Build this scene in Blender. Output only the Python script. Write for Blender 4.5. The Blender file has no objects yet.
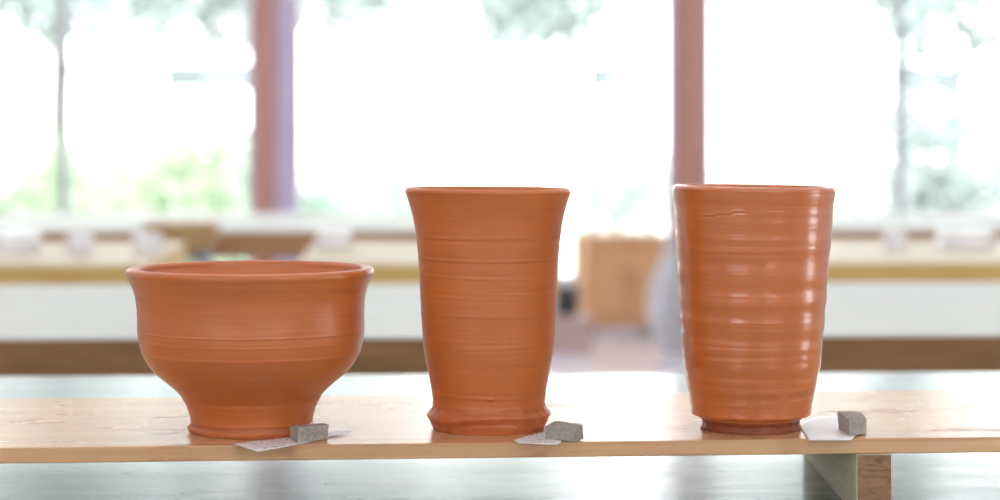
import bpy, bmesh, math, random
from mathutils import Vector, Matrix, noise
random.seed(7)
S = bpy.context.scene
COL = S.collection
PI = math.pi

# ------------------------------------------------------------------ numbers
CAM_Z = 0.93            # camera height above the floor
F = 2300.0              # focal length measured in pixels of a 1000 px wide frame
HOR = 128.0             # picture row of the horizon
TABLE_Z = 0.70
PLANK_T = 0.009
BEAM_H = 0.038
PLANK_Z = TABLE_Z + BEAM_H + PLANK_T     # 0.747

def on(x, y, z=PLANK_Z):
    """point of the horizontal plane z measured from the photograph"""
    d = F * (CAM_Z - z) / (y - HOR)
    return Vector(((x - 500) * d / F, d, z))

# ------------------------------------------------------------------ helpers
def link(o, parent=None):
    COL.objects.link(o)
    if parent: o.parent = parent
    return o

def tag(o, label=None, cat=None, group=None, kind=None):
    if label: o['label'] = label
    if cat: o['category'] = cat
    if group: o['group'] = group
    if kind: o['kind'] = kind
    return o

def empty(name, loc=(0, 0, 0), rz=0):
    o = bpy.data.objects.new(name, None)
    o.empty_display_size = 0.05
    o.location = loc; o.rotation_euler = (0, 0, rz)
    return link(o)

def obj(name, bm, mat, parent=None, smooth=False, bevel=0, loc=None, rz=0, seg=2):
    me = bpy.data.meshes.new(name)
    if smooth:
        for f in bm.faces: f.smooth = True
    bm.normal_update()
    bm.to_mesh(me); bm.free()
    mats = mat if isinstance(mat, (list, tuple)) else [mat]
    for m in mats: me.materials.append(m)
    o = bpy.data.objects.new(name, me)
    if loc is not None: o.location = loc
    o.rotation_euler = (0, 0, rz)
    if bevel:
        b = o.modifiers.new('bevel', 'BEVEL'); b.width = bevel; b.segments = seg
        b.limit_method = 'ANGLE'
    return link(o, parent)

def box(bm, x0, x1, y0, y1, z0, z1, mi=0, rx=0):
    vs = [bm.verts.new(p) for p in ((x0,y0,z0),(x1,y0,z0),(x1,y1,z0),(x0,y1,z0),
                                    (x0,y0,z1),(x1,y0,z1),(x1,y1,z1),(x0,y1,z1))]
    for q in ((0,3,2,1),(4,5,6,7),(0,1,5,4),(1,2,6,5),(2,3,7,6),(3,0,4,7)):
        f = bm.faces.new([vs[i] for i in q]); f.material_index = mi
    return vs

def hull8(bm, bot, top):
    """closed block between two quads (bottom, top), points in counter-clockwise order"""
    a = [bm.verts.new(p) for p in bot]; b = [bm.verts.new(p) for p in top]
    n = len(a)
    bm.faces.new(list(reversed(a))); bm.faces.new(b)
    for i in range(n):
        j = (i + 1) % n
        bm.faces.new((a[i], a[j], b[j], b[i]))

def tube(bm, p0, p1, r0, r1=None, n=12, cap=True):
    p0 = Vector(p0); p1 = Vector(p1); r1 = r0 if r1 is None else r1
    d = (p1 - p0).normalized()
    u = d.orthogonal().normalized(); v = d.cross(u)
    A = [bm.verts.new(p0 + (u*math.cos(2*PI*i/n) + v*math.sin(2*PI*i/n))*r0) for i in range(n)]
    B = [bm.verts.new(p1 + (u*math.cos(2*PI*i/n) + v*math.sin(2*PI*i/n))*r1) for i in range(n)]
    for i in range(n):
        j = (i+1) % n
        bm.faces.new((A[i], A[j], B[j], B[i]))
    if cap:
        bm.faces.new(list(reversed(A))); bm.faces.new(B)

def new_bm(): return bmesh.new()

# ------------------------------------------------------------------ materials
def mat(name):
    m = bpy.data.materials.new(name); m.use_nodes = True
    nt = m.node_tree; b = nt.nodes['Principled BSDF']
    return m, nt, b

def plain(name, col, rough=0.5, spec=0.5, metal=0, var=0.08, scale=8, bump=0, bscale=60):
    m, nt, b = mat(name)
    N, L = nt.nodes, nt.links
    tc = N.new('ShaderNodeTexCoord')
    n = N.new('ShaderNodeTexNoise'); n.inputs['Scale'].default_value = scale
    n.inputs['Detail'].default_value = 4
    L.new(tc.outputs['Object'], n.inputs['Vector'])
    r = N.new('ShaderNodeValToRGB')
    r.color_ramp.elements[0].position = .3; r.color_ramp.elements[1].position = .7
    r.color_ramp.elements[0].color = [max(0, c*(1-var)) for c in col] + [1]
    r.color_ramp.elements[1].color = [min(1, c*(1+var)) for c in col] + [1]
    L.new(n.outputs['Fac'], r.inputs['Fac']); L.new(r.outputs['Color'], b.inputs['Base Color'])
    b.inputs['Roughness'].default_value = rough
    b.inputs['Metallic'].default_value = metal
    b.inputs['Specular IOR Level'].default_value = spec
    if bump:
        n2 = N.new('ShaderNodeTexNoise'); n2.inputs['Scale'].default_value = bscale
        n2.inputs['Detail'].default_value = 6
        L.new(tc.outputs['Object'], n2.inputs['Vector'])
        bp = N.new('ShaderNodeBump'); bp.inputs['Strength'].default_value = bump
        bp.inputs['Distance'].default_value = .002
        L.new(n2.outputs['Fac'], bp.inputs['Height']); L.new(bp.outputs['Normal'], b.inputs['Normal'])
    return m

def wood(name, c0, c1, rough=.5, stretch=(1.2, 22, 22), scale=3, knots=None, bump=.15, spec=.5, dist=1.5):
    """long grain along the object's X axis"""
    m, nt, b = mat(name)
    N, L = nt.nodes, nt.links
    tc = N.new('ShaderNodeTexCoord'); mp = N.new('ShaderNodeMapping')
    mp.inputs['Scale'].default_value = stretch
    L.new(tc.outputs['Object'], mp.inputs['Vector'])
    n = N.new('ShaderNodeTexNoise'); n.inputs['Scale'].default_value = scale
    n.inputs['Detail'].default_value = 8; n.inputs['Distortion'].default_value = dist
    L.new(mp.outputs['Vector'], n.inputs['Vector'])
    r = N.new('ShaderNodeValToRGB')
    r.color_ramp.elements[0].position = .3; r.color_ramp.elements[1].position = .68
    r.color_ramp.elements[0].color = (*c0, 1); r.color_ramp.elements[1].color = (*c1, 1)
    L.new(n.outputs['Fac'], r.inputs['Fac'])
    out = r.outputs['Color']
    if knots:
        mp2 = N.new('ShaderNodeMapping'); mp2.inputs['Scale'].default_value = (11, 24, 24)
        L.new(tc.outputs['Object'], mp2.inputs['Vector'])
        n2 = N.new('ShaderNodeTexNoise'); n2.inputs['Scale'].default_value = 1.6
        n2.inputs['Detail'].default_value = 5; n2.inputs['Distortion'].default_value = 1.0
        L.new(mp2.outputs['Vector'], n2.inputs['Vector'])
        r2 = N.new('ShaderNodeValToRGB')
        r2.color_ramp.elements[0].position = .59; r2.color_ramp.elements[1].position = .72
        r2.color_ramp.elements[0].color = (0, 0, 0, 1); r2.color_ramp.elements[1].color = (1, 1, 1, 1)
        L.new(n2.outputs['Fac'], r2.inputs['Fac'])
        mx = N.new('ShaderNodeMix'); mx.data_type = 'RGBA'
        mul = N.new('ShaderNodeMath'); mul.operation = 'MULTIPLY'; mul.inputs[1].default_value = .6
        L.new(r2.outputs['Color'], mul.inputs[0]); L.new(mul.outputs[0], mx.inputs[0])
        L.new(out, mx.inputs[6]); mx.inputs[7].default_value = (*knots, 1)
        out = mx.outputs[2]
    L.new(out, b.inputs['Base Color'])
    b.inputs['Roughness'].default_value = rough
    if knots:                                    # raw, unplaned patches are duller
        ro = N.new('ShaderNodeMapRange'); ro.inputs['To Min'].default_value = rough; ro.inputs['To Max'].default_value = rough + .12
        L.new(r2.outputs['Color'], ro.inputs['Value']); L.new(ro.outputs[0], b.inputs['Roughness'])
    b.inputs['Specular IOR Level'].default_value = spec
    if bump:
        bp = N.new('ShaderNodeBump'); bp.inputs['Strength'].default_value = bump
        bp.inputs['Distance'].default_value = .001
        L.new(n.outputs['Fac'], bp.inputs['Height']); L.new(bp.outputs['Normal'], b.inputs['Normal'])
    return m

def clay(name, dark, light, rough, coat, bump=.25, fine=900, coat_r=.3):
    """thrown red clay: fine horizontal throwing lines, damp sheen"""
    m, nt, b = mat(name)
    N, L = nt.nodes, nt.links
    tc = N.new('ShaderNodeTexCoord')
    mp = N.new('ShaderNodeMapping'); mp.inputs['Scale'].default_value = (9, 9, 320)
    L.new(tc.outputs['Object'], mp.inputs['Vector'])
    n = N.new('ShaderNodeTexNoise'); n.inputs['Scale'].default_value = 1
    n.inputs['Detail'].default_value = 5; n.inputs['Roughness'].default_value = .6
    L.new(mp.outputs['Vector'], n.inputs['Vector'])
    mpb = N.new('ShaderNodeMapping'); mpb.inputs['Scale'].default_value = (14, 14, 60)
    L.new(tc.outputs['Object'], mpb.inputs['Vector'])
    n3 = N.new('ShaderNodeTexNoise'); n3.inputs['Scale'].default_value = 1; n3.inputs['Detail'].default_value = 4
    L.new(mpb.outputs['Vector'], n3.inputs['Vector'])
    ad = N.new('ShaderNodeMath'); ad.operation = 'ADD'
    h = N.new('ShaderNodeMath'); h.operation = 'MULTIPLY'; h.inputs[1].default_value = .5
    L.new(n.outputs['Fac'], ad.inputs[0]); L.new(n3.outputs['Fac'], ad.inputs[1])
    L.new(ad.outputs[0], h.inputs[0])
    r = N.new('ShaderNodeValToRGB')
    r.color_ramp.elements[0].position = .36; r.color_ramp.elements[1].position = .66
    r.color_ramp.elements[0].color = (*dark, 1); r.color_ramp.elements[1].color = (*light, 1)
    L.new(h.outputs[0], r.inputs['Fac']); L.new(r.outputs['Color'], b.inputs['Base Color'])
    g = N.new('ShaderNodeTexNoise'); g.inputs['Scale'].default_value = fine; g.inputs['Detail'].default_value = 2
    L.new(tc.outputs['Object'], g.inputs['Vector'])
    ad2 = N.new('ShaderNodeMath'); ad2.operation = 'MULTIPLY_ADD'; ad2.inputs[1].default_value = .25
    L.new(g.outputs['Fac'], ad2.inputs[0]); L.new(n.outputs['Fac'], ad2.inputs[2])
    bp = N.new('ShaderNodeBump'); bp.inputs['Strength'].default_value = bump
    bp.inputs['Distance'].default_value = .0006
    L.new(ad2.outputs[0], bp.inputs['Height'])
    L.new(bp.outputs['Normal'], b.inputs['Normal'])
    L.new(bp.outputs['Normal'], b.inputs['Coat Normal'])
    b.inputs['Roughness'].default_value = rough
    b.inputs['Coat Weight'].default_value = coat
    b.inputs['Coat Roughness'].default_value = coat_r
    return m

def emit(name, col, s):
    m, nt, b = mat(name)
    b.inputs['Base Color'].default_value = (.8, .8, .8, 1)
    b.inputs['Emission Color'].default_value = (*col, 1)
    b.inputs['Emission Strength'].default_value = s
    return m

def glass(name):
    m = bpy.data.materials.new(name); m.use_nodes = True
    nt = m.node_tree; N, L = nt.nodes, nt.links
    N.clear()
    o = N.new('ShaderNodeOutputMaterial'); mx = N.new('ShaderNodeMixShader')
    t = N.new('ShaderNodeBsdfTransparent'); t.inputs[0].default_value = (.97, .985, .98, 1)
    g = N.new('ShaderNodeBsdfGlossy'); g.inputs['Roughness'].default_value = .02
    f = N.new('ShaderNodeFresnel'); f.inputs[0].default_value = 1.45
    n = N.new('ShaderNodeTexNoise'); n.inputs['Scale'].default_value = .6
    bp = N.new('ShaderNodeBump'); bp.inputs['Strength'].default_value = .02
    L.new(n.outputs['Fac'], bp.inputs['Height']); L.new(bp.outputs['Normal'], g.inputs['Normal'])
    L.new(f.outputs[0], mx.inputs[0]); L.new(t.outputs[0], mx.inputs[1]); L.new(g.outputs[0], mx.inputs[2])
    L.new(mx.outputs[0], o.inputs['Surface'])
    return m

def leafmat(name, c0, c1):
    m, nt, b = mat(name)
    N, L = nt.nodes, nt.links
    tc = N.new('ShaderNodeTexCoord')
    n = N.new('ShaderNodeTexNoise'); n.inputs['Scale'].default_value = 5
    L.new(tc.outputs['Object'], n.inputs['Vector'])
    r = N.new('ShaderNodeValToRGB')
    r.color_ramp.elements[0].position = .35; r.color_ramp.elements[1].position = .65
    r.color_ramp.elements[0].color = (*c0, 1); r.color_ramp.elements[1].color = (*c1, 1)
    L.new(n.outputs['Fac'], r.inputs['Fac']); L.new(r.outputs['Color'], b.inputs['Base Color'])
    b.inputs['Roughness'].default_value = .5
    return m

M = {}
M['wall'] = plain('wall_paint', (.86, .85, .84), .8, var=.02)
M['ceiling'] = plain('ceiling_paint', (.88, .87, .85), .85, var=.02)
M['floor'] = plain('floor_lilac_grey', (.70, .66, .74), .16, var=.05, scale=2)
M['post_brown'] = wood('post_red_brown', (.42, .21, .175), (.50, .27, .23), .55, stretch=(22, 22, 1.2))
M['jamb'] = plain('jamb_pale_lilac', (.62, .56, .72), .5, var=.03)
M['alu'] = plain('grey_metal_frame', (.42, .46, .48), .45, metal=.0, var=.05)
M['glass'] = glass('window_glass')
M['plank'] = wood('plank_pine', (.58, .31, .15), (.72, .43, .23), .25, knots=(.50, .22, .10), stretch=(1.0, 20, 60), scale=2.6, bump=.03)
M['beam'] = wood('beam_rough', (.66, .58, .40), (.82, .76, .56), .7, stretch=(70, 6, 60), scale=2, bump=.5)
M['beam_end'] = wood('beam_end_grain', (.20, .10, .05), (.40, .22, .13), .8, stretch=(30, 90, 90), scale=2, bump=.9)
M['gtable'] = None
M['paper'] = None

def table_top_mat(name, c0, c1, rough, spec=.5, scr=.25):
    m, nt, b = mat(name)
    N, L = nt.nodes, nt.links
    tc = N.new('ShaderNodeTexCoord'); mp = N.new('ShaderNodeMapping')
    mp.inputs['Scale'].default_value = (4, 14, 10)
    L.new(tc.outputs['Object'], mp.inputs['Vector'])
    n = N.new('ShaderNodeTexNoise'); n.inputs['Scale'].default_value = 1.5; n.inputs['Detail'].default_value = 7
    n.inputs['Distortion'].default_value = .8
    L.new(mp.outputs['Vector'], n.inputs['Vector'])
    r = N.new('ShaderNodeValToRGB')
    r.color_ramp.elements[0].position = .35; r.color_ramp.elements[1].position = .65
    r.color_ramp.elements[0].color = (*c0, 1); r.color_ramp.elements[1].color = (*c1, 1)
    L.new(n.outputs['Fac'], r.inputs['Fac'])
    # dark nicks and scratches
    mp2 = N.new('ShaderNodeMapping'); mp2.inputs['Scale'].default_value = (22, 60, 20)
    mp2.inputs['Rotation'].default_value = (0, 0, .5)
    L.new(tc.outputs['Object'], mp2.inputs['Vector'])
    n2 = N.new('ShaderNodeTexNoise'); n2.inputs['Scale'].default_value = 1.6; n2.inputs['Detail'].default_value = 3
    L.new(mp2.outputs['Vector'], n2.inputs['Vector'])
    r2 = N.new('ShaderNodeValToRGB')
    r2.color_ramp.elements[0].position = .70; r2.color_ramp.elements[1].position = .76
    r2.color_ramp.elements[0].color = (0, 0, 0, 1); r2.color_ramp.elements[1].color = (1, 1, 1, 1)
    L.new(n2.outputs['Fac'], r2.inputs['Fac'])
    mx = N.new('ShaderNodeMix'); mx.data_type = 'RGBA'
    L.new(r2.outputs['Color'], mx.inputs[0]); L.new(r.outputs['Color'], mx.inputs[6])
    mx.inputs[7].default_value = (.05, .06, .07, 1)
    L.new(mx.outputs[2], b.inputs['Base Color'])
    mr = N.new('ShaderNodeMapRange'); mr.inputs['To Min'].default_value = rough*.8
    mr.inputs['To Max'].default_value = rough*1.25
    L.new(n.outputs['Fac'], mr.inputs['Value']); L.new(mr.outputs[0], b.inputs['Roughness'])
    b.inputs['Specular IOR Level'].default_value = spec
    bp = N.new('ShaderNodeBump'); bp.inputs['Strength'].default_value = scr
    bp.inputs['Distance'].default_value = .001
    L.new(n.outputs['Fac'], bp.inputs['Height']); L.new(bp.outputs['Normal'], b.inputs['Normal'])
    return m

M['top_near'] = table_top_mat('worn_blue_grey_top', (.26, .34, .34), (.38, .45, .44), .21)
M['top_white'] = table_top_mat('white_laminate', (.62, .65, .63), (.68, .71, .69), .5, .3, .05)
M['top_cream'] = table_top_mat('pale_wood_top', (.66, .54, .38), (.74, .62, .46), .42, .4, .05)
M['edge_brown'] = wood('edge_dark_brown', (.17, .08, .025), (.28, .14, .05), .6, stretch=(1.2, 12, 12))
M['edge_yellow'] = wood('edge_honey', (.56, .35, .09), (.68, .47, .15), .5, stretch=(1.2, 12, 12))
M['edge_red'] = wood('edge_red_brown', (.38, .20, .10), (.5, .28, .14), .55, stretch=(1.2, 12, 12))
M['steel'] = plain('table_leg_grey', (.36, .37, .42), .4, metal=.2, var=.05)
M['clay_a'] = clay('red_clay_bowl', (.51, .120, .022), (.61, .160, .032), .42, .6, coat_r=.32)
M['clay_b'] = clay('red_clay_flared', (.53, .130, .024), (.61, .160, .033), .5, .35, coat_r=.3)
M['clay_c'] = clay('red_clay_ridged', (.53, .126, .023), (.60, .155, .031), .36, 1.0, coat_r=.14)
M['clay_foot'] = clay('red_clay_trimmed_foot', (.20, .042, .010), (.32, .075, .018), .5, .1, bump=.8)
M['clay_foot_l'] = clay('red_clay_soft_foot', (.46, .11, .028), (.58, .155, .048), .5, .25, bump=.5)
M['grey_clay'] = plain('grey_brown_fired_clay', (.42, .375, .335), .9, .2, var=.22, scale=420, bump=.8, bscale=700)
M['green_leaf'] = leafmat('leaf_green', (.34, .44, .30), (.52, .60, .42))
M['blue_leaf'] = leafmat('leaf_blue_green', (.34, .46, .38), (.50, .60, .50))
M['tree_leaf'] = leafmat('leaf_grey_green', (.25, .29, .275), (.37, .42, .405))
M['bark'] = plain('bark', (.20, .16, .13), .9, var=.3, scale=20, bump=.6)
M['gravel'] = plain('pale_garden_gravel', (.80, .80, .76), .95, var=.06, scale=3, bump=.4)
M['rail'] = plain('weathered_fence_grey', (.15, .17, .18), .8, var=.1)
M['crate'] = wood('crate_orange_wood', (.56, .28, .13), (.70, .40, .20), .55, stretch=(2, 8, 14))
M['stool'] = wood('stool_tan_wood', (.46, .29, .12), (.58, .39, .19), .5, stretch=(2, 8, 14))
M['dark'] = plain('dark_plastic', (.035, .035, .04), .5)
M['greycloth'] = plain('grey_sacking', (.50, .49, .52), .9, var=.12, scale=10)
M['stand'] = plain('pinkish_brown_wood', (.52, .38, .34), .6, var=.08)
M['glaze'] = plain('white_glaze', (.85, .85, .88), .18, var=.02)
M['lamp'] = emit('added_lamp_diffuser', (1, .96, .90), 9.5)  # glow of the unseen lamps added to brighten the room
M['white_metal'] = plain('lamp_body_white', (.8, .8, .8), .4, var=.01)

def paper_mat(name, marks=True, ink=(.12, .12, .17)):
    m, nt, b = mat(name)
    N, L = nt.nodes, nt.links
    uv = N.new('ShaderNodeTexCoord')
    b.inputs['Roughness'].default_value = .42
    n0 = N.new('ShaderNodeTexNoise'); n0.inputs['Scale'].default_value = 60
    L.new(uv.outputs['Object'], n0.inputs['Vector'])
    r0 = N.new('ShaderNodeValToRGB')
    r0.color_ramp.elements[0].color = (.86, .86, .89, 1); r0.color_ramp.elements[1].color = (.92, .92, .94, 1)
    L.new(n0.outputs['Fac'], r0.inputs['Fac'])
    out = r0.outputs['Color']
    if marks:
        # rows of small pencilled strokes laid along the sheet (UV u across, v up)
        sep = N.new('ShaderNodeSeparateXYZ'); L.new(uv.outputs['UV'], sep.inputs[0])
        rows = N.new('ShaderNodeMath'); rows.operation = 'MULTIPLY'; rows.inputs[1].default_value = 4.0
        L.new(sep.outputs['Y'], rows.inputs[0])
        fr = N.new('ShaderNodeMath'); fr.operation = 'FRACT'; L.new(rows.outputs[0], fr.inputs[0])
        gt = N.new('ShaderNodeMath'); gt.operation = 'GREATER_THAN'; gt.inputs[1].default_value = .42
        L.new(fr.outputs[0], gt.inputs[0])
        mp = N.new('ShaderNodeMapping'); mp.inputs['Scale'].default_value = (34, 11, 1)
        L.new(uv.outputs['UV'], mp.inputs['Vector'])
        n = N.new('ShaderNodeTexNoise'); n.inputs['Scale'].default_value = 1.0; n.inputs['Detail'].default_value = 1
        L.new(mp.outputs['Vector'], n.inputs['Vector'])
        g2 = N.new('ShaderNodeMath'); g2.operation = 'GREATER_THAN'; g2.inputs[1].default_value = .54
        L.new(n.outputs['Fac'], g2.inputs[0])
        # margins
        mar = N.new('ShaderNodeMath'); mar.operation = 'COMPARE'
        mar.inputs[1].default_value = .42; mar.inputs[2].default_value = .30
        L.new(sep.outputs['X'], mar.inputs[0])
        a1 = N.new('ShaderNodeMath'); a1.operation = 'MULTIPLY'
        a2 = N.new('ShaderNodeMath'); a2.operation = 'MULTIPLY'
        a3 = N.new('ShaderNodeMath'); a3.operation = 'MULTIPLY'; a3.inputs[1].default_value = .7
        L.new(gt.outputs[0], a1.inputs[0]); L.new(g2.outputs[0], a1.inputs[1])
        L.new(a1.outputs[0], a2.inputs[0]); L.new(mar.outputs[0], a2.inputs[1]); L.new(a2.outputs[0], a3.inputs[0])
        mx = N.new('ShaderNodeMix'); mx.data_type = 'RGBA'
        L.new(a3.outputs[0], mx.inputs[0]); L.new(out, mx.inputs[6]); mx.inputs[7].default_value = (*ink, 1)
        out = mx.outputs[2]
    L.new(out, b.inputs['Base Color'])
    return m
M['paper_marked'] = paper_mat('paper_with_pencil_notes')
M['paper_plain'] = paper_mat('paper_blank', False)

# ------------------------------------------------------------------ room shell
RX0, RX1, RY0, RY1, RZ = -5.0, 5.0, -3.0, 11.5, 2.9
WT = .14
bm = new_bm(); box(bm, RX0-WT, RX1+WT, RY0-WT, RY1+WT, -.12, 0)
tag(obj('floor', bm, M['floor']), kind='structure')
bm = new_bm(); box(bm, RX0-WT, RX1+WT, RY0-WT, RY1+WT, RZ, RZ+.12)
tag(obj('ceiling', bm, M['ceiling']), kind='structure')
SILL, HEAD = .14, 2.72
bm = new_bm()                                   # window wall, far end
box(bm, RX0-WT, RX1+WT, RY1, RY1+WT, 0, SILL)
box(bm, RX0-WT, RX1+WT, RY1, RY1+WT, HEAD, RZ)
box(bm, RX0-WT, -4.4, RY1, RY1+WT, SILL, HEAD); box(bm, 4.4, RX1+WT, RY1, RY1+WT, SILL, HEAD)
tag(obj('wall_back', bm, M['wall']), kind='structure')
bm = new_bm()                                   # wall behind the camera, two unseen windows added for front light
box(bm, RX0-WT, RX1+WT, RY0-WT, RY0, 0, 1.0); box(bm, RX0-WT, RX1+WT, RY0-WT, RY0, 2.3, RZ)
box(bm, RX0-WT, -3.4, RY0-WT, RY0, 1.0, 2.3); box(bm, 3.4, RX1+WT, RY0-WT, RY0, 1.0, 2.3)
box(bm, -1.2, 1.2, RY0-WT, RY0, 1.0, 2.3)
tag(obj('wall_front', bm, M['wall']), kind='structure')
bm = new_bm()                                   # right wall, unseen window read off the pots' highlight and sized for it
box(bm, RX1, RX1+WT, RY0, RY1, 0, .08); box(bm, RX1, RX1+WT, RY0, RY1, 2.4, RZ)
box(bm, RX1, RX1+WT, RY0, .8, .08, 2.4); box(bm, RX1, RX1+WT, 2.1, RY1, .08, 2.4)
tag(obj('wall_right', bm, M['wall']), kind='structure')
bm = new_bm()
box(bm, RX0-WT, RX0, RY0, RY1, 0, .75); box(bm, RX0-WT, RX0, RY0, RY1, 2.4, RZ)
box(bm, RX0-WT, RX0, RY0, 6.2, .75, 2.4); box(bm, RX0-WT, RX0, 9.8, RY1, .75, 2.4)
tag(obj('wall_left', bm, M['wall']), kind='structure')

# brown posts of the window wall
bm = new_bm(); box(bm, -1.232, -1.122, RY1-.05, RY1+.09, SILL, HEAD)
box(bm, -1.122, -1.032, RY1+.015, RY1+.085, SILL, HEAD, 1)
tag(obj('trim_1', bm, [M['post_brown'], M['jamb']]), kind='structure')
bm = new_bm(); box(bm, .868, .925, RY1-.03, RY1+.09, SILL, HEAD); box(bm, .925, 1.028, RY1-.06, RY1+.09, SILL, HEAD)
tag(obj('trim_2', bm, M['post_brown']), kind='structure')

def window_y(n, x0, x1, y, z0, z1, mullions=(), fw=.03, latch=None):
    w = tag(empty('window_%d' % n, ((x0+x1)/2, y, z0)), kind='structure')
    cx = (x0+x1)/2
    bm = new_bm()
    box(bm, x0-cx, x0-cx+fw, -.03, .03, 0, z1-z0); box(bm, x1-cx-fw, x1-cx, -.03, .03, 0, z1-z0)
    box(bm, x0-cx+fw, x1-cx-fw, -.03, .03, 0, .05); box(bm, x0-cx+fw, x1-cx-fw, -.03, .03, z1-z0-.05, z1-z0)
    obj('window_frame', bm, M['jamb'], w)
    for mx in mullions:
        bm = new_bm(); box(bm, mx-cx-.026, mx-cx+.026, -.035, .035, .05, z1-z0-.05)
        mu = obj('mullion', bm, M['alu'], w, bevel=.004)
        bm = new_bm(); box(bm, mx-cx-.035, mx-cx+.045, -.07, -.035, 1.04, 1.11)
        box(bm, mx-cx-.008, mx-cx+.012, -.10, -.07, 1.02, 1.09)
        obj('latch', bm, M['alu'], mu, bevel=.003)
    bm = new_bm(); box(bm, x0-cx+fw, x1-cx-fw, -.003, .003, .05, z1-z0-.05)
    obj('pane', bm, M['glass'], w)
    return w
window_y(1, -4.4, -1.232, RY1+.06, SILL, HEAD, (-2.19, -3.3))
window_y(2, -1.032, .868, RY1+.06, SILL, HEAD)
window_y(3, 1.028, 4.4, RY1+.06, SILL, HEAD, (2.0, 3.2))
window_y(4, -3.4, -1.2, RY0-.07, 1.0, 2.3)
window_y(5, 1.2, 3.4, RY0-.07, 1.0, 2.3)
def window_x(n, x, y0, y1, z0, z1):
    w = tag(empty('window_%d' % n, (x, (y0+y1)/2, z0)), kind='structure'); c = (y0+y1)/2
    bm = new_bm()
    box(bm, -.03, .03, y0-c, y0-c+.04, 0, z1-z0); box(bm, -.03, .03, y1-c-.04, y1-c, 0, z1-z0)
    box(bm, -.03, .03, y0-c+.04, y1-c-.04, 0, .05); box(bm, -.03, .03, y0-c+.04, y1-c-.04, z1-z0-.05, z1-z0)
    obj('window_frame', bm, M['jamb'], w)
    bm = new_bm(); box(bm, -.003, .003, y0-c+.04, y1-c-.04, .05, z1-z0-.05)
    obj('pane', bm, M['glass'], w)
window_x(6, RX1+.07, .8, 2.1, .08, 2.4)
window_x(7, RX0-.07, 6.2, 9.8, .75, 2.4)  # unseen window, placed far down the wall for thin edge highlights

# unseen ceiling lamps added to brighten the room: rows of long fluorescent fittings
ADDED_LAMPS = [(-2.2, -.6), (0.0, -.6), (2.2, -.6), (-2.2, 2.2), (0.0, 2.2), (2.2, 2.2), (-2.2, 5.6), (0.0, 5.6), (2.2, 5.6), (-2.2, 9.0), (0.0, 9.0), (2.2, 9.0)]
body = cover = None
for i, (lx, ly) in enumerate(ADDED_LAMPS):
    t = empty('added_ceiling_lamp', (lx, ly, RZ))
    tag(t, 'long white fluorescent ceiling lamp added out of frame to light the tables', 'lamp', 'added ceiling lamps, unseen over the workshop tables')
    if body is None:
        bm = new_bm(); box(bm, -.62, .62, -.11, .11, -.05, 0); body = obj('lamp_body', bm, M['white_metal'], t, bevel=.006)
        bm = new_bm(); box(bm, -.60, .60, -.09, .09, -.075, -.05); cover = obj('diffuser', bm, M['lamp'], t)
    else:
        for src in (body, cover):
            c = src.copy(); COL.objects.link(c); c.parent = t

# ------------------------------------------------------------------ tables
RZT = math.radians(2.5)
def table(x0, x1, y0, depth, edge, top, label, group, name='work_table', thick=.06, leg_in=.08, piv=None):
    """x0..x1 along the front edge; y0 is where the front edge crosses x=0"""
    L_ = x1 - x0; cx = (x0+x1)/2
    t = empty(name, (cx, y0 + math.tan(RZT)*cx, 0), RZT)
    tag(t, label, 'table', group)
    bm = new_bm(); box(bm, -L_/2, L_/2, 0, depth, TABLE_Z-thick, TABLE_Z-.003)
    obj('tabletop', bm, edge, t, bevel=.003)
    bm = new_bm(); box(bm, -L_/2+.001, L_/2-.001, .001, depth-.001, TABLE_Z-.003, TABLE_Z)
    obj('top_sheet', bm, top, t)
    zt = TABLE_Z - thick
    for sx in (-1, 1):
        for yy in (leg_in, depth-leg_in):
            bm = new_bm(); cxl = sx*(L_/2-leg_in)
            box(bm, cxl-.02, cxl+.02, yy-.02, yy+.02, 0, zt)
            obj('leg', bm, M['steel'], t, bevel=.003)
        bm = new_bm(); cxl = sx*(L_/2-leg_in)
        box(bm, cxl-.012, cxl+.012, leg_in+.02, depth-leg_in-.02, .12, .15)
        obj('stretcher', bm, M['steel'], t)
    return t
table(-1.15, 1.15, .98+.0, 1.17, M['edge_brown'], M['top_near'], 'worn blue-grey glossy work table carrying the plank with the three clay pots', None)
table(-1.9, -.02, 2.545, .86, M['edge_brown'], M['top_white'], 'white-topped table with dark brown edge, second row, left behind the bowl', 'workshop tables')
table(.31, 2.1, 2.545, .86, M['edge_brown'], M['top_white'], 'white-topped table with dark brown edge, second row, right behind the ridged cup', 'workshop tables')
table(-2.4, -.60, 3.90, .78, M['edge_yellow'], M['top_cream'], 'pale wooden table with honey-yellow edge, third row at far left', 'workshop tables')
table(-.345, .10, 3.90, .78, M['edge_yellow'], M['top_cream'], 'pale wooden table with honey-yellow edge between the bowl and the flared cup', 'workshop tables')
table(.42, 2.4, 3.90, .78, M['edge_yellow'], M['top_cream'], 'pale wooden table with honey-yellow edge, third row behind the ridged cup', 'workshop tables')
table(-2.4, .12, 5.16, 1.1, M['edge_red'], M['top_white'], 'far table with red-brown edge below the left windows', 'workshop tables')
table(.55, 3.0, 5.16, 1.1, M['edge_red'], M['top_white'], 'far table with red-brown edge below the right windows', 'workshop tables')

# ------------------------------------------------------------------ the plank and its bearers
PA = math.radians(4.6)
pf = Vector((-.286, 1.315)); pd = Vector((math.cos(PA), math.sin(PA))); pn = Vector((-pd.y, pd.x))
def plank_pt(u, v): return pf + pd*u + pn*v
bm = new_bm()
PL0, PL1, PW = -.55, 1.25, .243
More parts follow.
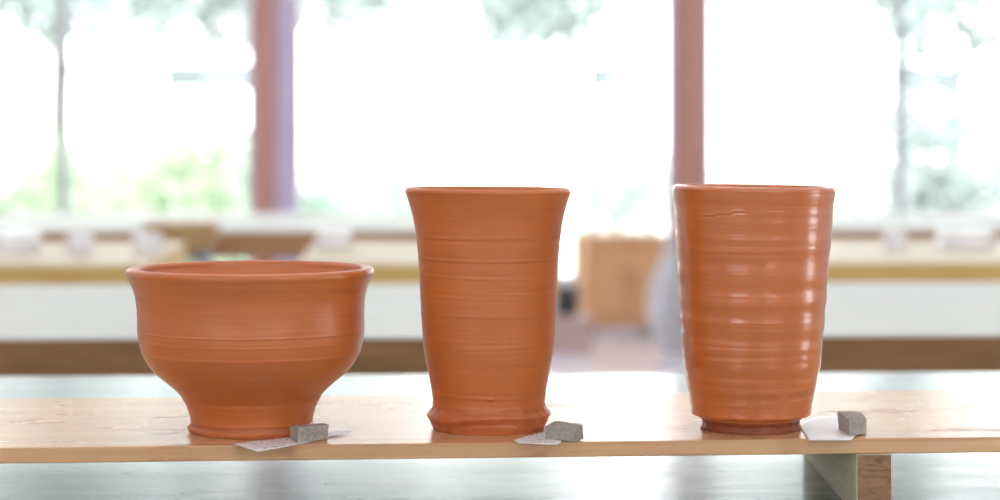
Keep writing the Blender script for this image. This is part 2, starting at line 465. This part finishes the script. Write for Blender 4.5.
# fine length subdivision with a faint hand-sawn waviness
nu = 90
for a in range(nu):
    pass
prof = [(0, 0), (PW, 0), (PW, PLANK_T), (0, PLANK_T)]
rings = []
for a in range(nu+1):
    u = PL0 + (PL1-PL0)*a/nu
    w = .0006*noise.noise(Vector((u*5, 3.1, 0)))
    rings.append([bm.verts.new((u, p[0] + (w if p[0] == 0 else -w), p[1])) for p in prof])
for a in range(nu):
    for k in range(4):
        bm.faces.new((rings[a][k], rings[a+1][k], rings[a+1][(k+1) % 4], rings[a][(k+1) % 4]))
bm.faces.new(rings[0]); bm.faces.new(list(reversed(rings[-1])))
bmesh.ops.recalc_face_normals(bm, faces=bm.faces)
pl = obj('wooden_plank', bm, M['plank'], loc=(pf.x, pf.y, TABLE_Z+BEAM_H), rz=PA, bevel=.0008)
tag(pl, 'long pale pine plank raised on bearers, carrying the three red clay pots', 'plank')

def bearer(x0, y0, label, rz=math.radians(-.6)):
    t = empty('wooden_bearer', (x0, y0, TABLE_Z), rz)
    bm = new_bm(); box(bm, 0, .0208, .0004, .262, 0, BEAM_H-.0002)
    obj('batten', bm, M['beam'], t, bevel=.0008)
    bm = new_bm(); box(bm, .0006, .0202, -.0012, .0004, .0006, BEAM_H-.0008)
    obj('sawn_end', bm, M['beam_end'], t, bevel=.0005)
    tag(t, label, 'bearer')
    return t
bearer(.2103, 1.356, 'short rough wooden bearer under the plank, right of the ridged cup')
bearer(-.60, 1.292, 'rough wooden bearer under the plank end, out of frame left of the bowl')

# ------------------------------------------------------------------ thrown pots
def interp(tab, t):
    if t <= tab[0][0]: return tab[0][1]
    for i in range(len(tab)-1):
        a, b = tab[i], tab[i+1]
        if t <= b[0]:
            # catmull-rom
            p0 = tab[i-1] if i > 0 else a; p3 = tab[i+2] if i+2 < len(tab) else b
            k = (t-a[0])/(b[0]-a[0])
            m1 = (b[1]-p0[1])/(b[0]-p0[0])*(b[0]-a[0]) if b[0] != p0[0] else 0
            m2 = (p3[1]-a[1])/(p3[0]-a[0])*(b[0]-a[0]) if p3[0] != a[0] else 0
            return ((2*k**3-3*k*k+1)*a[1] + (k**3-2*k*k+k)*m1 + (-2*k**3+3*k*k)*b[1] + (k**3-k*k)*m2)
    return tab[-1][1]

def lathe(name, fn, z0, z1, th, mt, parent, segs=180, rings=300, lean=(0, 0), rim=True, tilt=0.0):
    """fn(z, angle) gives the outer radius; the inside follows at thickness th with a floor"""
    bm = new_bm()
    H = z1 - z0
    def ring(fr, zz, off):
        row = []
        for s in range(segs):
            a = 2*PI*s/segs
            r = max(.0005, fr(zz, a))
            k = zz/z1
            row.append(bm.verts.new((r*math.cos(a) + lean[0]*k, r*math.sin(a) + lean[1]*k,
                                     zz + off + tilt*k*r*math.cos(a))))
        return row
    rows = []
    for i in range(rings+1):
        z = z0 + H*i/rings
        rows.append(ring(fn, z, 0))
    if rim:
        top = z1
        for q in range(1, 9):                    # rounded lip
            a = PI*q/9
            rows.append(ring(lambda z, an, a=a: fn(z1, an) - th/2 + th/2*math.cos(a), z1, th*.42*math.sin(a)))
        zb = z0 + .007
        for i in range(0, 121):
            z = z1 - (z1-zb)*i/120
            rows.append(ring(lambda zz, an: fn(zz, an) - th*(1+.8*(1-zz/z1)), z, 0))
        rows.append(ring(lambda zz, an: .6*(fn(zz, an)-th), zb, -.001))
    for i in range(len(rows)-1):
        A, B = rows[i], rows[i+1]
        for s in range(segs):
            t = (s+1) % segs
            bm.faces.new((A[s], A[t], B[t], B[s]))
    bm.faces.new(list(reversed(rows[0]))); bm.faces.new(rows[-1])
    return obj(name, bm, mt, parent, smooth=True)

def n1(x, seed=0.0): return noise.noise(Vector((x, seed*7.3+.37, seed)))

def lines(z, a, seed, amp, freq=1.0, spiral=.0018):
    """fine throwing lines that climb slowly round the pot"""
    s = z + spiral*a/(2*PI)
    v = n1(s*260*freq, seed)*.5 + n1(s*620*freq, seed+3)*.32 + n1(s*1300*freq, seed+5)*.18
    soft = .65 + .5*noise.noise(Vector((math.cos(a)*1.4, math.sin(a)*1.4, z*60+seed)))
    return amp*v*soft
def gauss(x, c, w): return math.exp(-((x-c)/w)**2)

def pot_profile(pts, k):
    tab = [(CAM_Z - (y-HOR)*k - PLANK_Z, hw*k) for y, hw in pts]
    tab.sort()
    return tab

# --- wide bowl, left
kb = 1.388/F
bx = (252.3-500)*kb
T = pot_profile([(270, 123.0), (273, 123.0), (278.4, 120.6), (288, 116.7), (297.6, 114.3), (312, 113.1), (326.5, 113.0),
                 (336, 112.2), (350.5, 108.8), (360, 104.0), (367, 99.2), (374.5, 92), (384, 80.8), (393.7, 71), (403.3, 65.8), (413, 62.3),
                 (420, 61.2), (430, 60.5)], kb)
zt = T[-1][0] - .0008
def bowl_r(z, a):
    r = interp(T, z) + lines(z, a, 1.0, .00013)
    r += .00016*gauss(z, .0615, .0006) + .00014*gauss(z, .0560, .0006)
    r += .0003*gauss(z, .0480, .0009) + .0004*gauss(z, .0200, .0012)*math.cos(a*2)
    r += .0004*noise.noise(Vector((math.cos(a)*1.2, math.sin(a)*1.2, z*25)))
    return r
t = tag(empty('clay_bowl', (bx, 1.388, PLANK_Z)), 'wide red clay bowl with flared rim on narrow foot, at the left of the plank', 'bowl', None)
lathe('body', bowl_r, .0062, zt, .0062, M['clay_a'], t, lean=(-.0010, 0))
def bowl_foot(z, a):
    w = noise.noise(Vector((math.cos(a)*3, math.sin(a)*3, z*90+4)))
    r = .0362 + .0009*gauss(z, .0022, .0022) - .0006*gauss(z, .0058, .0012) + .0008*w
    r += .0018*gauss(z, .0035, .003)*gauss(a, PI*1.02, .22)
    return r
lathe('foot', bowl_foot, .0002, .0068, .004, M['clay_foot_l'], t, rings=40, rim=False)

# --- flared tall cup, middle
kc = 1.401/F
T2 = pot_profile([(190, 83.0), (196, 81.0), (205, 78.2), (216, 75.4), (228, 73.4), (243, 71.7), (257, 70.5), (286, 68.7), (315, 67.2), (344, 65.4), (356, 64.0),
                  (367, 61.8), (378, 59.6), (390, 57.3), (400, 56.0), (404, 56.3), (409, 57.0), (427, 57.0)], kc)
zt2 = T2[-1][0] - .0008
def vase_r(z, a):
    r = interp(T2, z) + lines(z, a, 2.0, .00014)
    for c, w, h in ((.105, .0008, .0005), (.1035, .0006, -.0004), (.094, .0009, .0004), (.0845, .0008, .0004),
                    (.070, .0012, .0005), (.052, .001, .0004), (.022, .0007, .0007), (.0245, .0006, -.0004), (.118, .0009, .0003)):
        r += .26*h*gauss(z + .0012*math.sin(a+c*90), c, w)
    r += .0004*noise.noise(Vector((math.cos(a)*1.2, math.sin(a)*1.2, z*25+9)))
    # small crumb of clay stuck on the front
    r += .0012*gauss(z, .0215, .0008)*gauss(a, 1.5*PI+.02, .03)
    return r
t = tag(empty('clay_cup', ((489.0-500)*kc, 1.401, PLANK_Z)), 'tall red clay cup with flaring rim and lumpy base ring, middle of the plank', 'cup')
lathe('body', vase_r, .0145, zt2, .0048, M['clay_b'], t, lean=(-.0006, 0), tilt=-.006)
T2f = pot_profile([(405, 56.2), (408, 57.4), (411.5, 59.0), (415, 59.6), (419, 58.8), (423, 57.2), (427, 55.6)], kc)
def vase_foot(z, a):
    w = noise.noise(Vector((math.cos(a)*2.6, math.sin(a)*2.6, z*70+2)))
    w2 = noise.noise(Vector((math.cos(a)*9, math.sin(a)*9, z*160+2)))
    r = interp(T2f, z) + .0020*w*gauss(z, .007, .006) + .0008*w2
    # a folded lip that rises and falls round the front
    lip = .0100 + .0010*math.sin(a+1.0) + .0013*math.sin(3*a)
    r += .0011*gauss(z, lip, .0016) - .0007*gauss(z, lip-.0042, .0014)
    return r
lathe('foot', vase_foot, .0002, .0150, .004, M['clay_foot_l'], t, rings=70, rim=False)

# --- ridged tall cup, right
T3 = pot_profile([(188, 81.6), (196, 80.6), (202.4, 79.6), (214, 78.7), (226.8, 78.0), (251, 76.5), (275.5, 74.9), (300, 73.4), (325, 71.6), (350, 69.6),
                  (362, 68.6), (370, 67.2), (381, 65.0), (392, 62.6), (404, 60.6), (410, 60.0), (412.5, 59.6), (414, 58.2), (415.2, 55), (416, 51.0)], kc)
zt3 = T3[-1][0] - .0008
def tum_r(z, a):
    r = interp(T3, z)
    # broad finger ridges every dozen millimetres
    s = z + .0012*math.sin(a+.6)
    y = HOR + (CAM_Z - PLANK_Z - z)/kc
    for c, h, w in ((196, .5, 5), (213, .5, 4), (222, .6, 5), (237, .9, 4.5), (246, .6, 3), (259, -.5, 4), (273, 1.0, 6), (285, -.7, 5),
                    (299, 1.1, 6), (309, -.8, 5), (322, 1.1, 6), (334, -.7, 4), (345, .8, 4), (356, .6, 3), (364, .7, 3.5), (373, -.7, 4),
                    (385, .4, 3), (392, -.3, 2.5), (398, .3, 3)):
        r += .00032*h*gauss(y + 1.6*math.sin(a+c*.13), c, w)
    r += lines(z, a, 3.0, .00022)
    # shallow crack high on the left of the front
    d = a - (1.5*PI)
    if -.80 < d < -.22 :
        k = (d+.80)/.58
        zc = zt3 - .0165 + .0040*k + .0005*math.sin(k*17)
        r -= .0004*gauss(z, zc, .0005) * (1 if k > .05 else 0)
        r += .0003*gauss(z, zc+.0010, .0005)
    r += .0004*noise.noise(Vector((math.cos(a)*1.3, math.sin(a)*1.3, z*25+19)))
    return r
t = tag(empty('clay_cup', ((750.8-500)*kc, 1.401, PLANK_Z)), 'tall red clay cup with deep throwing ridges and dark trimmed foot, right of the others', 'cup')
lathe('body', tum_r, .0066, zt3, .0052, M['clay_c'], t, lean=(.0017, 0), tilt=-.012)
def tum_foot(z, a):
    w = noise.noise(Vector((math.cos(a)*8, math.sin(a)*8, z*200+2)))
    w2 = noise.noise(Vector((math.cos(a)*22, math.sin(a)*22, z*240+5)))
    return .0300 + .0006*w + .0010*gauss(z, .0006, .0012)*(w2+.4) - .0006*gauss(z, .004, .002)
lathe('foot', tum_foot, .0002, .0100, .004, M['clay_foot'], t, rings=40, rim=False)

# ------------------------------------------------------------------ grey clay test blocks and paper notes
def block(bot, top, label, zoff=.0006):
    """bot/top: picture points of the bottom corners (on the plank) and heights, counter-clockwise"""
    pts = [on(x, y) for x, y in bot]
    for p in pts: p.z = 0
    c = sum(pts, Vector())/4
    lo = [p - c for p in pts]
    hi = []
    for p, (dx, dy, h) in zip(lo, top): hi.append(Vector((p.x+dx, p.y+dy, h)))
    bm = new_bm()
    hull8(bm, lo, hi)
    bmesh.ops.recalc_face_normals(bm, faces=bm.faces)
    bmesh.ops.subdivide_edges(bm, edges=bm.edges[:], cuts=7, use_grid_fill=True)
    for v in bm.verts:
        n = noise.noise_vector(v.co*260+Vector((c.x*90, 0, 0)))
        if v.co.z > .0004: v.co += n*.00035
    o = obj('clay_block', bm, M['grey_clay'], loc=(c.x, c.y, PLANK_Z+zoff), bevel=.0003)
    return tag(o, label, 'clay block')
block([(298, 443.6), (328.0, 440.2), (325.5, 437.0), (289.6, 439.3)],
      [(.0002, 0, .0088), (.0003, 0, .0086), (0, 0, .0076), (0, 0, .0072)],
      'small grey-brown clay block holding down the note in front of the bowl')
block([(545, 439.5), (573, 443.0), (583.5, 440.0), (556, 434)],
      [(-.0004, .0008, .0070), (.0018, .0006, .0082), (-.0005, 0, .0085), (0, 0, .0075)],
      'small grey-brown clay block holding down the note by the flared cup')
block([(849.5, 436.8), (866.5, 435.4), (862, 428), (838.5, 430)],
      [(-.0004, 0, .0098), (.0002, 0, .0092), (-.0004, 0, .0095), (-.0006, 0, .0108)],
      'small grey-brown clay block on the blank white paper beside the ridged cup')

def sheet(near, far, hn, hf, mt, label, nu=34, nv=8):
    """paper between two picture polylines; hn/hf lift of the two long edges above the plank"""
    def poly(pl, s):
        k = s*(len(pl)-1); i = min(int(k), len(pl)-2); f = k-i
        a, b = pl[i], pl[i+1]
        return [a[j]+(b[j]-a[j])*f for j in range(len(a))]
    bm = new_bm(); uvl = bm.loops.layers.uv.new('UVMap')
    rows = []; c = on(*near[0]); cc = Vector((c.x, c.y, PLANK_Z))
    for j in range(nv+1):
        v = j/nv; row = []
        for i in range(nu+1):
            u = i/nu
            a = poly(near, u); b = poly(far, u)
            ha = poly(hn, u)[0]; hb = poly(hf, u)[0]
            h = ha + (hb-ha)*v
            pa, pb = on(a[0], a[1], PLANK_Z+ha), on(b[0], b[1], PLANK_Z+hb)
            p = pa.lerp(pb, v); p.z = PLANK_Z + h
            row.append((bm.verts.new(p - cc), u, v))
        rows.append(row)
    for j in range(nv):
        for i in range(nu):
            q = (rows[j][i], rows[j][i+1], rows[j+1][i+1], rows[j+1][i])
            f = bm.faces.new([x[0] for x in q])
            for lp, x in zip(f.loops, q): lp[uvl].uv = (x[1], x[2])
    o = obj('paper_note', bm, mt, smooth=True, loc=cc)
    s = o.modifiers.new('thick', 'SOLIDIFY'); s.thickness = .00018; s.offset = 1
    return tag(o, label, 'paper')
Z = lambda *h: [(x,) for x in h]
sheet([(258, 451.6), (276, 448.6), (294, 445), (313, 441), (351, 431.6)],
      [(233, 443.8), (252, 441.3), (275, 439.0), (300, 436), (346, 430.5)],
      Z(.0004, .0009, .0003, .0003, .0012), Z(.0015, .0006, .0003, .0003, .0014), M['paper_marked'],
      'creased slip of paper with pencilled notes at the foot of the bowl')
sheet([(519, 443.4), (532, 443.8), (546, 444.6), (557, 444.5), (561, 442.4)],
      [(513, 440.2), (526, 436.5), (538, 433.5), (548, 431.2), (562, 431)],
      Z(.0004, .0003, .0003, .0005, .0003), Z(.0008, .0004, .0003, .0003, .0003), M['paper_marked'],
      'small slip of pencilled paper beside the lumpy base of the flared cup')
sheet([(809, 440.4), (822, 440.4), (838, 440.4), (851, 440.2), (855, 436)],
      [(800, 426), (806, 420), (818, 416.5), (836, 415), (850, 424)],
      Z(.0003, .0003, .0003, .0003, .0006), Z(.0003, .0003, .0003, .0003, .0003), M['paper_plain'],
      'blank white slip of paper reaching the plank edge beside the ridged cup')

# ------------------------------------------------------------------ blurred things in the aisle
def at(x, D, z=0): return Vector(((x-500)*D/F, D, z))
# slatted wooden crate on feet
p = at(625, 10.4)
t = tag(empty('wooden_crate', (p.x, p.y, 0), math.radians(8)), 'orange-brown wooden cabinet standing on the floor in the aisle between the cups', 'cabinet')
w = .185
bm = new_bm(); box(bm, -w, w, 0, .34, .03, .42); obj('cabinet_body', bm, M['crate'], t, bevel=.006)
bm = new_bm(); box(bm, -w-.012, w+.012, -.012, .352, .42, .445); obj('cabinet_top', bm, M['crate'], t, bevel=.004)
for sx in (-1, 1):
    bm = new_bm(); x0 = -w+.012 if sx < 0 else .004; box(bm, x0, x0+w-.018, -.012, 0, .07, .40)
    d = obj('door', bm, M['crate'], t, bevel=.003)
    bm = new_bm(); hx = -.03*-sx*-1 if sx < 0 else .03
    tube(bm, (hx, -.03, .24), (hx, -.012, .24), .010, .008); obj('knob', bm, M['dark'], d, smooth=True)
for sx in (-1, 1):
    for yy in (.03, .31):
        bm = new_bm(); box(bm, sx*(w-.03)-.018, sx*(w-.03)+.018, yy-.018, yy+.018, 0, .03); obj('foot', bm, M['dark'], t)
# dark bucket left of it
p = at(566, 9.6)
t = tag(empty('bucket', (p.x, p.y, 0)), 'small dark bucket on a block on the floor, half hidden behind the flared cup', 'bucket')
bm = new_bm()
tube(bm, (0, 0, .15), (0, 0, .265), .048, .058, 28)
obj('pail', bm, M['dark'], t, smooth=False)
bm = new_bm(); tube(bm, (0, 0, .265), (0, 0, .272), .062, .062, 28); obj('rim', bm, M['dark'], t)
bm = new_bm(); box(bm, -.09, .10, -.08, .08, 0, .15); obj('stand', bm, M['stand'], t, bevel=.008)
# grey sack leaning right of the cabinet
p = at(672, 9.4)
t = tag(empty('grey_sack', (p.x, p.y, 0)), 'soft grey sack standing in the aisle against the right-hand side of the cabinet', 'sack')
bm = new_bm(); bmesh.ops.create_uvsphere(bm, u_segments=32, v_segments=20, radius=1)
for v in bm.verts:
    n = noise.noise(v.co*2.3)
    sx = .085*(1+.25*n)*(1.15-.35*max(0, v.co.z))
    v.co = Vector((v.co.x*sx, v.co.y*.09*(1+.2*n), .22 + v.co.z*.22))
obj('sack_body', bm, M['greycloth'], t, smooth=True)
bm = new_bm(); tube(bm, (0, 0, .42), (.004, 0, .47), .028, .045, 18); obj('tied_neck', bm, M['greycloth'], t, smooth=True)

# wooden stool between the third and fourth rows
D = 4.98
p = at(182, D)
t = tag(empty('wooden_stool', (p.x, p.y, 0)), 'small tan wooden stool standing in the aisle just behind the bowl rim', 'stool')
bm = new_bm()
hull8(bm, [(-.062, -.05, .665), (.062, -.05, .665), (.062, .06, .665), (-.062, .06, .665)],
      [(-.080, -.065, .725), (.080, -.065, .725), (.080, .075, .725), (-.080, .075, .725)])
obj('seat', bm, M['stool'], t, bevel=.006)
for sx in (-1, 1):
    for sy in (-1, 1):
        bm = new_bm(); tube(bm, (sx*.085, sy*.075, 0), (sx*.045, sy*.035, .67), .013, .016, 12)
        obj('leg', bm, M['steel'], t, smooth=True)
bm = new_bm(); tube(bm, (-.075, -.065, .2), (.075, -.065, .2), .008); obj('stretcher', bm, M['steel'], t)

# white things lying on the third-row tables
def white_bat(x, y, r, label, name='plaster_disc'):
    q = on(x, y, TABLE_Z)
    bm = new_bm()
    tube(bm, (0, 0, 0), (0, 0, .034), r, r*.96, 40)
    o = obj(name, bm, M['glaze'], loc=(q.x, q.y, TABLE_Z), bevel=.002)
    tag(o, label, 'disc', 'plaster discs on the honey-edged tables')
white_bat(80, 253, .026, 'small round white disc standing in for a blurred glint on the far-left honey-edged table')  # solid disc in place of an out-of-focus glint
white_bat(12, 251, .055, 'large white plaster disc on the far-left table at the frame edge')
white_bat(148, 252, .028, 'white plaster disc at the right end of the far-left table')
white_bat(334, 248, .035, 'white plaster disc on the table end just above the bowl rim')
white_bat(895, 250, .022, 'small white plaster disc on the honey-edged table right of the ridged cup')
white_bat(965, 248, .055, 'large white plaster disc on the honey-edged table at the right frame edge')

# ------------------------------------------------------------------ garden
bm = new_bm(); box(bm, -26, 26, RY1+WT, 60, -.22, -.10)
tag(obj('garden_ground', bm, M['gravel']), kind='structure')

def foliage(name, rx, ry, rz_, cz, n, leaf, mt, parent, seed, gap=.25):
    rnd = random.Random(seed); bm = new_bm()
    for _ in range(n):
        for _try in range(30):
            d = Vector((rnd.gauss(0, 1), rnd.gauss(0, 1), rnd.gauss(0, 1))).normalized()
            k = rnd.random()**.45
            lump = 1 + .35*noise.noise(d*2.2 + Vector((seed, 0, 0)))
            p = Vector((d.x*rx, d.y*ry, d.z*rz_))*k*lump
            if noise.noise(p*(1.6/max(rx, .2)) + Vector((seed*3.1, 5, 0))) > -gap: break
        p.z += cz
        if p.z < .02: p.z = .02 + rnd.random()*.1
        u = Vector((rnd.gauss(0, 1), rnd.gauss(0, 1), rnd.gauss(0, .7))).normalized()
        v = u.orthogonal().normalized(); v = (Matrix.Rotation(rnd.random()*6.28, 3, u) @ v)
        w = u.cross(v)
        s = leaf*(.6+.8*rnd.random())
        a = bm.verts.new(p); b = bm.verts.new(p + v*s*.5 + w*s*.3 + u*s*.05)
        c = bm.verts.new(p + v*s*1.1); e = bm.verts.new(p + v*s*.5 - w*s*.3 + u*s*.05)
        bm.faces.new((a, b, c)); bm.faces.new((a, c, e))
    return obj('foliage', bm, mt, parent)

def shrub(x, y, rx, h, label, mt='green_leaf', seed=1, n=2200, leaf=.07):
    t = tag(empty('garden_shrub', (x, y, -.10)), label, 'shrub', 'shrubs outside the windows')
    foliage('foliage', rx, rx*.8, h*.5, h*.5, n, leaf, M[mt], t, seed)
    bm = new_bm()
    for k in range(5):
        a = k*1.256
        tube(bm, (.03*math.cos(a), .03*math.sin(a), 0), (rx*.4*math.cos(a), rx*.35*math.sin(a), h*.6), .012, .006, 7)
    obj('stem', bm, M['bark'], t)
def gx(x, D): return (x-500)*D/F
shrub(gx(25, 15.2), 15.2, .55, 1.00, 'leafy green shrub outside, left of the slim grey mullion', seed=2)
shrub(gx(120, 17.2), 17.2, .55, 1.02, 'green shrub outside just right of the slim left mullion', seed=3)
shrub(gx(185, 14.9), 14.9, .38, 1.05, 'yellow-green shrub outside midway between slim mullion and brown post', seed=4)
shrub(gx(236, 16.6), 16.6, .36, .98, 'blue-green shrub outside touching the left brown post', 'blue_leaf', seed=5)
shrub(gx(318, 15.2), 15.2, .30, .60, 'low shrub outside just right of the left brown post', 'blue_leaf', seed=6)
shrub(gx(935, 15.4), 15.4, .5, 1.3, 'loose pale shrub outside right of the slim right mullion', 'tree_leaf', seed=9, n=2600)
shrub(gx(1025, 19.2), 19.2, .55, 1.4, 'taller shrub outside at the right frame edge', 'tree_leaf', seed=10, n=2400)

shrub(gx(385, 22), 22, .75, .85, 'pale distant shrub outside, between the left brown post and the flared cup', 'blue_leaf', seed=12, n=1500, leaf=.09)
shrub(gx(615, 23), 23, .70, .80, 'pale distant shrub outside, above the cabinet in the aisle', 'blue_leaf', seed=13, n=1300, leaf=.09)

def tree(x, y, h, cz, rx, rz_, label, mt, seed, n=4200, leaf=.14, tr=.06):
    t = tag(empty('garden_tree', (x, y, -.10)), label, 'tree', 'trees outside the windows')
    foliage('foliage', rx, rx, rz_, cz, n, leaf, M[mt], t, seed, gap=.1)
    bm = new_bm()
    tube(bm, (0, 0, 0), (.05, 0, h*.5), tr, tr*.7, 12); tube(bm, (.05, 0, h*.5), (0, .05, h), tr*.7, tr*.3, 12)
    obj('trunk', bm, M['bark'], t, smooth=True)
tree(gx(215, 21), 21, 2.9, 2.45, .95, .72, 'low tree outside whose crown hangs into the upper left window', 'tree_leaf', 21, n=2200, leaf=.17)
tree(gx(50, 24), 24, 3.2, 2.7, 1.2, .80, 'tree outside beyond the slim left mullion', 'tree_leaf', 22, n=2400, leaf=.17)
tree(gx(535, 25), 25, 3.3, 2.6, .9, 1.0, 'tree outside seen above the gap beside the flared cup', 'tree_leaf', 23, n=2200, leaf=.17)
tree(gx(345, 30), 30, 3.8, 3.1, .9, 1.0, 'small tree outside right of the left brown post', 'tree_leaf', 24, n=2000, leaf=.17)
tree(gx(950, 22), 22, 3.0, 2.5, .85, .85, 'tree outside beyond the slim right mullion', 'tree_leaf', 25, n=2200, leaf=.17)

for i_, (px_, D_, lab_) in enumerate(((95, 30.5, 'added tall tree outside, crown unseen above the upper left window'), (400, 26, 'added tall tree outside, crown unseen above the frame over the flared cup'),
        (820, 31, 'added tall tree outside, crown unseen above the frame over the ridged cup'), (1130, 26, 'added tall tree far outside the right window, crown unseen above the frame'))):
    tree(gx(px_, D_), D_, 6.6, 5.45, 1.85, 1.7, lab_, 'tree_leaf', 31+i_, n=3600, leaf=.26, tr=.05)  # unseen crowns added to tone down the sky mirrored in plank and table

def rail(x0, x1, D, z, label):
    a, b = gx(x0, D), gx(x1, D); c = (a+b)/2
    t = tag(empty('garden_fence', (c, D, -.10)), label, 'fence', 'low fence sections outside')
    for k, zz in enumerate((z, z-.45)):
        bm = new_bm(); box(bm, a-c, b-c, -.02, .02, zz+.10-(.04 if k else .10), zz+.10+(.04 if k else .10)); obj('rail', bm, M['rail'], t, bevel=.005)
    for px in (a-c+.04, b-c-.04):
        bm = new_bm(); box(bm, px-.03, px+.03, -.03, .03, 0, z+.15); obj('fence_post', bm, M['rail'], t, bevel=.005)
rail(165, 262, 18, 1.33, 'grey fence section outside left of the left brown post')
rail(588, 655, 18, 1.33, 'grey fence section outside left of the right brown post')
rail(905, 965, 18, 1.30, 'grey fence section outside right of the slim right mullion')

# ------------------------------------------------------------------ sky
w = bpy.data.worlds.new('overcast_sky'); S.world = w; w.use_nodes = True
N, L = w.node_tree.nodes, w.node_tree.links
bg = N['Background']; bg.inputs['Strength'].default_value = 7.0
tc = N.new('ShaderNodeTexCoord'); nz = N.new('ShaderNodeTexNoise'); nz.inputs['Scale'].default_value = 2.5
rr = N.new('ShaderNodeValToRGB')
rr.color_ramp.elements[0].color = (.90, .96, 1, 1); rr.color_ramp.elements[1].color = (1, 1, 1, 1)
L.new(tc.outputs['Generated'], nz.inputs['Vector']); L.new(nz.outputs['Fac'], rr.inputs['Fac'])
L.new(rr.outputs['Color'], bg.inputs['Color'])

# ------------------------------------------------------------------ camera
cd = bpy.data.cameras.new('camera'); cam = bpy.data.objects.new('camera', cd); link(cam)
cam.location = (0, 0, CAM_Z); cam.rotation_euler = (PI/2, 0, 0)
cd.sensor_width = 36; cd.lens = F*36/1000; cd.shift_y = -(250-HOR)/1000
cd.dof.use_dof = True; cd.dof.focus_distance = 1.375; cd.dof.aperture_fstop = 6.4
cd.clip_end = 200
S.camera = cam
S.view_settings.view_transform = 'Standard'; S.view_settings.look = 'None'
S.view_settings.gamma = 1; S.view_settings.use_curve_mapping = False
S.view_settings.exposure = 0.0
S.cycles.max_bounces = 10; S.cycles.diffuse_bounces = 6
